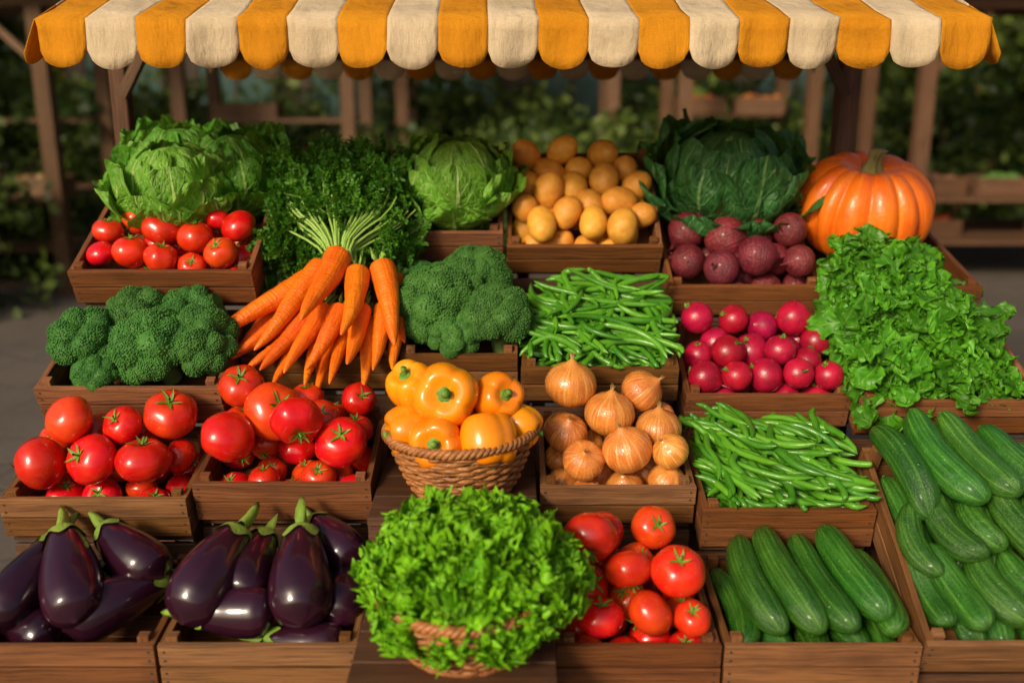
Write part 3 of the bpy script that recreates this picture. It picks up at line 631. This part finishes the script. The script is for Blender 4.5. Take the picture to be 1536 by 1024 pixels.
def frond(seed,L=.12):
    r=np.random.default_rng(seed); V=[];Fc=[];UV=[]
    n=9; b=r.uniform(.2,.9)
    sp=lambda t:np.array([.0+.02*math.sin(t*3+seed),L*t*math.cos(b*t*.6),L*t*math.sin(b*t*.6)-.03*t*t])
    for i in range(2,n+1):
        t=i/n; c=sp(t)
        for sd in(-1,1):
            ll=.040*(1.15-t*.7)*r.uniform(.8,1.2); dr=np.array([sd*math.sin(1.0),math.cos(1.0)*.8,r.uniform(-.1,.5)]); dr/=np.linalg.norm(dr)
            for j in range(1,6):
                q=c+dr*ll*j/5+r.normal(size=3)*.002
                for s2 in(-1,1):
                    a=math.atan2(dr[1],dr[0])+s2*.9+r.normal()*.3; l=.011*r.uniform(.7,1.3); w=.0042*r.uniform(.8,1.3)
                    d=np.array([math.cos(a),math.sin(a),r.normal()*.5]); pz=np.array([-math.sin(a),math.cos(a),r.normal()*.6])
                    i0=len(V); V+= [q,q+d*l*.55+pz*w,q+d*l,q+d*l*.55-pz*w]; Fc.append((i0,i0+1,i0+2,i0+3)); UV+=[(.5,0),(.99,.5),(.5,1),(.01,.5)]
    S=[sp(t) for t in np.linspace(-.15,1,7)]
    return np.array(V),np.array(Fc),np.array(UV),S
FR=[frond(i) for i in range(5)]
def addfrond(mb,M,k,i):
    V,Fc,UV,S=FR[i%5]; u=UV.copy(); u[:,0]+=k; mb.add(V,Fc,0,u,M); tube(mb,S,[.0018]*6+[.001],4,1,M=M)
def herbs(name,n,samp,seed,stems=None):
    mb=MB(); r=np.random.default_rng(seed)
    for k in range(n):
        P,d=samp(r); s=r.uniform(.75,1.15)
        M=Matrix.Translation(P)@basis(Vector(r.normal(size=3)).cross(Vector(d)),Vector(d))@Matrix.Diagonal((s,s,s,1))
        addfrond(mb,M,k,k)
    if stems: stems(mb,r)
    return obj(name,mb.mesh(name,[M_par,M_stem]))
def s1(r):
    a=r.uniform(-1,1); b=r.uniform(.0,1)**.9
    P=Vector((-.555+a*(.09+.10*b),3.19+.16*b,1.50+.13*b+r.uniform(-.03,.03)+.02*(1-a*a)))
    return P,(a*.7+r.normal()*.35,-.2+r.normal()*.5,.6+r.normal()*.5)
def st1(mb,r):
    for k in range(60):
        x=-.53+r.uniform(-.13,.13); t=np.linspace(0,1,9); x1=-.545+(x+.53)*1.5+r.normal()*.03; z1=1.56+r.uniform(-.04,.06)
        x0=-.53+(x+.53)*.85; y0=3.04+r.uniform(-.02,.02)
        P=np.stack([x0+(-.54-x0)*.75*np.sin(PI*np.clip(t*1.25,0,1))+(x1-x0)*t**2,y0+.15*t+r.normal()*.004-.03*np.sin(PI*t),1.365+(z1-1.365)*t],1)
        tube(mb,P,np.linspace(.0060,.0026,9),6,1)
herbs('carrot_greens',300,s1,21,st1)
def s2(r):
    P=Vector((r.uniform(-.74,-.40),r.uniform(3.30,3.52),0)); P.z=1.50+(P.y-3.28)*.55+r.uniform(-.03,.05)-.15*abs(P.x+.60)
    return P,(r.normal()*.6,-.45+r.normal()*.5,.55+r.normal()*.4)
herbs('parsley_bunch',330,s2,22)
def s3(r):
    P=Vector((r.uniform(-.765,-.64),r.uniform(3.14,3.28),0)); P.z=1.38+(P.y-3.1)*.5+r.uniform(-.04,.05)
    if r.random()<.4: P.x=r.uniform(-.46,-.38)
    return P,(r.normal()*.6,-.6+r.normal()*.5,.3+r.normal()*.6)
herbs('parsley_bunch',150,s3,23)

# ---------------------------------------------------------------- baskets
def basket(rt,rb,h,M,rows=15,NS=30):
    mb=MB(); seg_=NS*6; ph_=np.linspace(0,2*PI,seg_+1)
    fr=lambda q: rb+(rt-rb)*q**.75
    for i in range(rows):
        q=(i+.5)/rows; z=h*q; rad=fr(q)+.0045*np.cos(NS/2*ph_+ (i%2)*PI)
        P=np.stack([rad*np.cos(ph_),rad*np.sin(ph_),z+.0016*np.sin(ph_*7+i*2)+.001*np.sin(ph_*17+i)],1); tube(mb,P,h/rows*.56*(1+.12*np.sin(ph_*5+i*3)),6,0,uoff=i*1.37)
    for k in range(NS):
        a=(k+.5)*2*PI/NS; t=np.linspace(0,1,8); rad=fr(t)
        tube(mb,np.stack([rad*math.cos(a),rad*math.sin(a),h*t*1.01],1),.0045,5,0,uoff=k*.7)
    for s in(0,2.1,4.2):
        p2=np.linspace(0,2*PI,241); rr=rt+.004+.0075*np.cos(26*p2+s); zz=h+.004+.0075*np.sin(26*p2+s)
        tube(mb,np.stack([rr*np.cos(p2),rr*np.sin(p2),zz],1),.0068,7,0,uoff=s)
    p2=np.linspace(0,2*PI,121); tube(mb,np.stack([(rb+.004)*np.cos(p2),(rb+.004)*np.sin(p2),.006+0*p2],1),.009,7,0)
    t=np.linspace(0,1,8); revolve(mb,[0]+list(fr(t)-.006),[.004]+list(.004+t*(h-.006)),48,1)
    return obj('wicker_basket',mb.mesh('wicker_basket',[M_wick,M_wickd]),M)
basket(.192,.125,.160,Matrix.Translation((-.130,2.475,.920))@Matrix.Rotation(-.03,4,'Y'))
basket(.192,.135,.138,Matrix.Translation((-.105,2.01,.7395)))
def putp(x,y,z,r,az,tl,sp,m,sz=1):
    obj('bell_pepper',PEP[m],Matrix.Translation((x,y,z-.036))@axis_rot(az,tl,sp)@Matrix.Diagonal((r,r,r*sz,1)))
for a in [(-.17,2.43,1.225,.086,.0,1.25,.3,0,.95),(-.035,2.47,1.205,.068,.5,1.15,.9,1,.95),(-.19,2.36,1.120,.072,-.1,1.3,.4,1,.95),(-.065,2.37,1.122,.080,.3,2.6,.4,2,1),(-.265,2.50,1.225,.068,-.6,.6,.4,3,1),
          (-.265,2.43,1.130,.068,-1.2,1.7,.4,0,1),(.02,2.46,1.125,.062,1.2,1.8,.4,3,1),(-.13,2.55,1.15,.07,.0,.2,.4,3,1),(-.13,2.46,1.06,.075,0,1.9,1,2,1),(-.22,2.55,1.09,.07,1,1.9,1,0,1),(-.03,2.55,1.10,.07,2,1.9,1,1,1)]: putp(*a)

# ---------------------------------------------------------------- awning
NSR=19; HW=1.25; SW=2*HW/NSR; mb=MB(); per=12
def prof(x,fx):
    sc=np.sqrt(max(0,1-(2*fx-1)**2))
    fb=2.043-.047*sc; rb=1.990-.045*sc
    wv=.010*math.sin(x*9+1)+.006*math.sin(x*23)+.003*math.sin(x*61)
    pts=[(2.730+wv*1.5,fb+.003*math.sin(x*31))]
    for t in(.25,.5,.75): pts.append((2.730+wv*(1.5-t),fb+(2.122-fb)*t))
    pts.append((2.728,2.122+.003*math.sin(x*17)))
    for t in(.12,.25,.4,.55,.7,.85,1.): pts.append((2.733+.95*t,2.122+.30*t-.018*math.sin(PI*t)+.008*math.sin(x*11+t*7)*math.sin(PI*t)+.004*math.sin(x*37-t*9)*math.sin(PI*t)))
    for t in(.2,.4,.6,.8,1.): pts.append((3.683+.75*t,2.422-.34*t-.015*math.sin(PI*t)))
    for t in(.33,.66,1.): pts.append((4.433-wv*t,2.082+(rb-2.082)*t))
    return pts
for s in range(NSR):
    V=[]; n=per+1
    cols=[]
    for i in range(n):
        fx=i/per; x=-HW+(s+fx)*SW; cols.append([(x+.004*math.sin(y*9+z*13),y,z) for y,z in prof(x,fx)])
    nv=len(cols[0])
    for j in range(nv):
        for i in range(n): V.append(cols[i][j])
    f,uv=grid(n,nv); mb.add(V,f,0 if s%2==0 else 1,uv)
for sd in(-1,1):
    NP=12; 
    for s in range(NP):
        V=[]; n=9; y0=2.733+1.70*s/NP; y1=2.733+1.70*(s+1)/NP; rows=5
        for j in range(rows):
            for i in range(n):
                fx=i/(n-1); y=y0+(y1-y0)*fx
                zt=2.122+.30*min(1,(y-2.733)/.95) if y<3.683 else 2.422-.34*(y-3.683)/.75
                t=j/(rows-1); drop=.085+.045*math.sqrt(max(0,1-(2*fx-1)**2))
                V.append((sd*(HW+.001+.035*t+.008*math.sin(y*30)*t),y,zt-.002-drop*t))
        f,uv=grid(n,rows); mb.add(V,f,s%2,uv)
me=mb.mesh('striped_awning',[M_or,M_cr]); ob=obj('striped_awning',me); so=ob.modifiers.new('s','SOLIDIFY'); so.thickness=.0022
def post(name,x,y,z1,w=.07):
    m=MB(); box(m,(x,y,z1/2),(w,w,z1)); o=obj(name,m.mesh(name,[M_post],False)); b=o.modifiers.new('b','BEVEL'); b.width=.004; return o
post('awning_post',-1.44,3.78,2.33,.06); post('awning_post',1.235,3.78,2.36,.075)
m=MB()
for x in(-1.18,1.18):
    beam(m,(x,2.83,2.085),(x,3.66,2.350),.03,.045); beam(m,(x,3.70,2.375),(x,4.40,2.055),.03,.045)
beam(m,(-1.47,3.68,2.37),(1.2,3.68,2.37),.04,.05); beam(m,(-1.2,2.80,2.085),(1.2,2.80,2.085),.025,.025); beam(m,(-1.2,4.39,2.045),(1.2,4.39,2.045),.035,.035)
beam(m,(-1.42,3.74,1.90),(-1.18,3.70,2.28),.035,.045); beam(m,(1.215,3.74,1.90),(1.0,3.70,2.28),.035,.045)
obj('awning_frame',m.mesh('awning_frame',[M_post],False))

# ---------------------------------------------------------------- ground
m,nt,p,out=newmat('paving_ground'); tc=nd(nt,'ShaderNodeTexCoord').outputs['Object']
n1=noi(nt,tc,.8,6,.65); n2=noi(nt,tc,30,4)
vo=nd(nt,'ShaderNodeTexVoronoi',{'Vector':tc,'Scale':2.2},feature='DISTANCE_TO_EDGE').outputs['Distance']
col=mix(nt,mapr(nt,n1,.3,.7),(.070,.055,.042),(.125,.10,.078)); col=mix(nt,mapr(nt,vo,.03,0.,0,.6),col,(.045,.037,.028)); col=mix(nt,mapr(nt,n2,.4,.7,0,.4),col,(.13,.105,.08))
nt.links.new(col,p.inputs['Base Color']); p.inputs['Roughness'].default_value=.85
nt.links.new(bump(nt,mt(nt,'ADD',mapr(nt,vo,0,.04,0,.5),mt(nt,'MULTIPLY',n2,.3)),.5,.02),p.inputs['Normal'])
mb=MB(); mb.add([(-300,-300,0),(300,-300,0),(300,300,0),(-300,300,0)],[[0,1,2,3]]); obj('ground',mb.mesh('ground',[m],False))

# ---------------------------------------------------------------- trees and shrubs
def leafcloud(mb,centers,rad,nper,ls,r,mat=0):
    C=np.repeat(np.array(centers),nper,0); n=len(C)
    d=r.normal(size=(n,3)); d/=np.linalg.norm(d,axis=1)[:,None]; P=C+d*(np.repeat(rad,nper)*r.uniform(.3,1.,n)**.6)[:,None]
    a=r.normal(size=(n,3)); a/=np.linalg.norm(a,axis=1)[:,None]; b=np.cross(a,r.normal(size=(n,3))); b/=np.linalg.norm(b,axis=1)[:,None]
    l=ls*r.uniform(.6,1.4,n)[:,None]
    V=np.stack([P,P+a*l*.5+b*l*.3,P+a*l,P+a*l*.5-b*l*.3],1).reshape(-1,3); F=np.arange(n*4).reshape(-1,4)
    uv=np.tile(np.array([(.5,0),(.99,.5),(.5,1),(.01,.5)]),(n,1)); uv[:,0]+=np.repeat(np.repeat(r.integers(0,500,len(centers)),nper)+r.integers(0,3,n)*7,4)
    mb.add(V,F,mat,uv)
def tree(seed,H=6.5):
    r=np.random.default_rng(seed); mb=MB(); t=np.linspace(0,1,9)
    P=np.stack([.12*np.sin(t*3+seed),.12*np.cos(t*2.5),H*.75*t],1); tube(mb,P,.17*(1-.75*t)+.02,10,1)
    cs=[];rs=[]
    for k in range(11):
        q=r.uniform(.25,.95); a=r.uniform(0,6.3); s=np.array([np.interp(q,t,P[:,i]) for i in range(3)]); L=r.uniform(1.0,2.3)*(1.2-q*.5)
        e=s+np.array([math.cos(a)*L,math.sin(a)*L,r.uniform(.3,1.2)]); tube(mb,[s,(s+e)/2+np.array([0,0,.1]),e],[.05,.035,.012],6,1)
        for j in range(10):
            cs.append(s+(e-s)*r.uniform(.4,1.1)+r.normal(size=3)*.38); rs.append(r.uniform(.3,.6))
    leafcloud(mb,cs,rs,60,.18,r)
    return mb.mesh('tree',[M_tree,M_post])
TR=[tree(1),tree(2),tree(3)]
for i,(x,y,s) in enumerate([(-9,13,1.),(-5.8,15,1.1),(-2.8,16.5,1.),(.6,16.6,1.1),(3.6,17,1.1),(6.6,14.5,1.),(9.6,13,1.),(-12.5,15,1.2),(13,15,1.2),(-1,20,1.3),(-8,20,1.4),(8,20,1.4),(15,21,1.5),(-15,21,1.5)]):
    obj('tree',TR[i%3],Matrix.Translation((x,y,0))@Matrix.Rotation(i*1.7,4,'Z')@Matrix.Diagonal((s,s,s*.9,1)))
def shrub(seed):
    r=np.random.default_rng(seed); mb=MB(); cs=[];rs=[]
    for k in range(34):
        a=r.uniform(0,6.3); q=r.uniform(0,.75); z=r.uniform(.15,1.25); cs.append((q*math.cos(a),q*math.sin(a),z)); rs.append(r.uniform(.2,.42))
        if k%4==0: tube(mb,[(0,0,0),(q*.5*math.cos(a),q*.5*math.sin(a),z*.6),(q*math.cos(a),q*math.sin(a),z)],[.03,.02,.01],5,1)
    leafcloud(mb,cs,rs,80,.11,r); return mb.mesh('shrub',[M_tree,M_post])
SH=[shrub(5),shrub(6)]
for i,(x,y,s) in enumerate([(-4.9,8.2,1.),(-5.2,9.6,1.3),(-3.9,12.6,1.4),(-1.3,12.9,1.45),(.3,12.9,1.25),(2.6,12.9,1.45),(-5.2,12.6,1.4),(5.6,12.8,1.5),(7.2,12.5,1.5),(-7,12.5,1.6),(-.1,10.1,1.05),(1.25,10.6,1.1),(9,13,1.6),(-9,12,1.6),(3.4,11.6,1.2),(-1.2,10.4,1.),(-2.6,12.4,1.2)]):
    obj('shrub',SH[i%2],Matrix.Translation((x,y,0))@Matrix.Rotation(i*2.1,4,'Z')@Matrix.Diagonal((s,s,s,1)))
r=np.random.default_rng(77); mb=MB(); cs=[];rs=[]
for k in range(700): cs.append((r.uniform(-32,32),r.uniform(24,27),r.uniform(0,9))); rs.append(r.uniform(.7,1.4))
leafcloud(mb,cs,rs,45,.55,r)
obj('distant_foliage',mb.mesh('distant_foliage',[M_far]))

# ---------------------------------------------------------------- background market stalls
def blob(c1): return skin('produce',c1,tuple(q*.7 for q in c1),3,.4,.1)
PC=[blob((.45,.16,.03)),blob((.35,.07,.02)),blob((.08,.18,.03)),blob((.3,.18,.05)),blob((.22,.11,.05))]
def stall(x0,x1,y,dep,H,tab=.82,seed=0,levels=None):
    r=np.random.default_rng(seed); m=MB()
    for x in(x0,x1):
        for yy in(y,y+dep): box(m,(x,yy,H/2),(.13,.13,H))
    for yy in(y,y+dep): box(m,((x0+x1)/2,yy-.001,H+.045),(x1-x0+.5,.08,.085))
    for x in(x0,x1):
        box(m,(x,y+dep/2,H+.13),(.08,dep+.5,.08)); beam(m,(x+.05,y,H-.55),(x+(.5 if x==x0 else -.5),y,H-.02),.06,.06)
    for z in(levels or (tab,.38)):
        d=dep if z<1 else .35; yc=y+dep/2 if z<1 else y+dep-.2
        for i in range(4): box(m,((x0+x1)/2,yc-d/2+d*(i+.5)/4,z),(x1-x0-.14,d/4-.012,.035))
        nb=max(2,int((x1-x0)/.55))
        for i in range(nb):
            if r.random()<.3: continue
            xc=x0+(i+.5)*(x1-x0)/nb; bw=(x1-x0)/nb*.82; yb=yc-d*.22 if z<1 else yc
            zb=z+.018
            for dx,dy,sx,sy in((0,-.16,bw,.015),(0,.16,bw,.015),(-bw/2,0,.015,.3),(bw/2,0,.015,.3)): box(m,(xc+dx,yb+dy,zb+.08),(sx,sy,.16))
            mm=2+int(r.integers(len(PC)))
            for j in range(20):
                q=r.uniform(.035,.06); th=sph(8); revolve(m,np.sin(th)*q,np.cos(th)*q,9,mm,None,Matrix.Translation((xc+r.uniform(-.4,.4)*bw,yb+r.uniform(-.12,.12),zb+.07+r.uniform(0,.09))))
    nb=14
    for i in range(nb):
        xc=x0-.3+(i+.5)*(x1-x0+.6)/nb; box(m,(xc,y+dep/2,H+.2+.001*(i%2)),((x1-x0+.6)/nb-.008,dep+.9,.03))
    return obj('market_stall',m.mesh('market_stall',[M_post,M_post]+PC,False))
stall(-5.9,-4.05,8.9,1.3,2.5,.85,seed=1,levels=(.85,.4,1.5)); stall(-3.25,-1.6,10.0,1.2,2.7,.8,seed=2,levels=(.8,1.45)); stall(1.72,3.0,10.2,1.2,2.7,.8,seed=3,levels=(.8,.4,1.5)); stall(3.75,5.7,9.3,1.5,2.5,.80,seed=4,levels=(.8,.4))
stall(-1.2,1.1,11.2,.9,2.6,.75,seed=5,levels=(.8,)); stall(-9.2,-6.6,10.5,1.5,2.4,.8,seed=6); stall(6.4,9.0,10.5,1.5,2.7,.8,seed=7)
Mg,nt,p,out=newmat('window_glass'); p.inputs['Base Color'].default_value=(.05,.09,.08,1); p.inputs['Roughness'].default_value=.15
Mwall=wood('dark_wall_boards',(.06,.038,.025),(.04,.026,.018),(.02,.013,.009))
m=MB()
for i in range(60): box(m,(-6+.2*i+.1,13.9,1.5),(.194,.12,3.0))
for i in range(8):
    xc=-5.2+i*1.5; box(m,(xc,13.82,1.75),(1.0,.05,.95),None,1)
    for dx in(-.52,0,.52): box(m,(xc+dx,13.78,1.75),(.05,.04,1.0))
    for dz in(-.5,.5): box(m,(xc,13.775,1.75+dz),(1.12,.045,.05))
box(m,(0,15.3,1.4),(12,2.6,2.8)); 
for s in range(2): beam(m,(-6.3,14.0+s*1.4,3.05+s*.5),(6.3,14.0+s*1.4,3.05+s*.5),1.55,.08)
obj('timber_building',m.mesh('timber_building',[Mwall,Mg],False))

# ---------------------------------------------------------------- light, sky, camera
EL=math.radians(28); AZ=math.radians(32)
sd=Vector((-math.sin(AZ)*math.cos(EL),-math.cos(AZ)*math.cos(EL),math.sin(EL)))
L=bpy.data.lights.new('sun','SUN'); L.energy=3.2; L.angle=math.radians(12); L.color=(1,.84,.63)
lo=bpy.data.objects.new('sun',L); COL.objects.link(lo); lo.rotation_euler=sd.to_track_quat('Z','Y').to_euler()
W=bpy.data.worlds.new('World'); scene.world=W; W.use_nodes=True; nt=W.node_tree; bg=nt.nodes['Background']
sk=nt.nodes.new('ShaderNodeTexSky'); sk.sky_type='NISHITA'; sk.sun_disc=False; sk.sun_elevation=EL; sk.sun_rotation=math.atan2(sd.x,sd.y); sk.dust_density=6.
nt.links.new(sk.outputs[0],bg.inputs[0]); bg.inputs[1].default_value=.095
cam=bpy.data.cameras.new('camera'); cam.lens=35; cam.sensor_width=36; cam.clip_end=800; cam.clip_start=.05
co=bpy.data.objects.new('camera',cam); COL.objects.link(co); co.location=(0,0,2.0); co.rotation_euler=(math.radians(90-15.4),0,0)
cam.dof.use_dof=True; cam.dof.focus_distance=2.75; cam.dof.aperture_fstop=1.15
scene.camera=co
scene.view_settings.view_transform='Standard'; scene.view_settings.look='None'; scene.view_settings.exposure=0
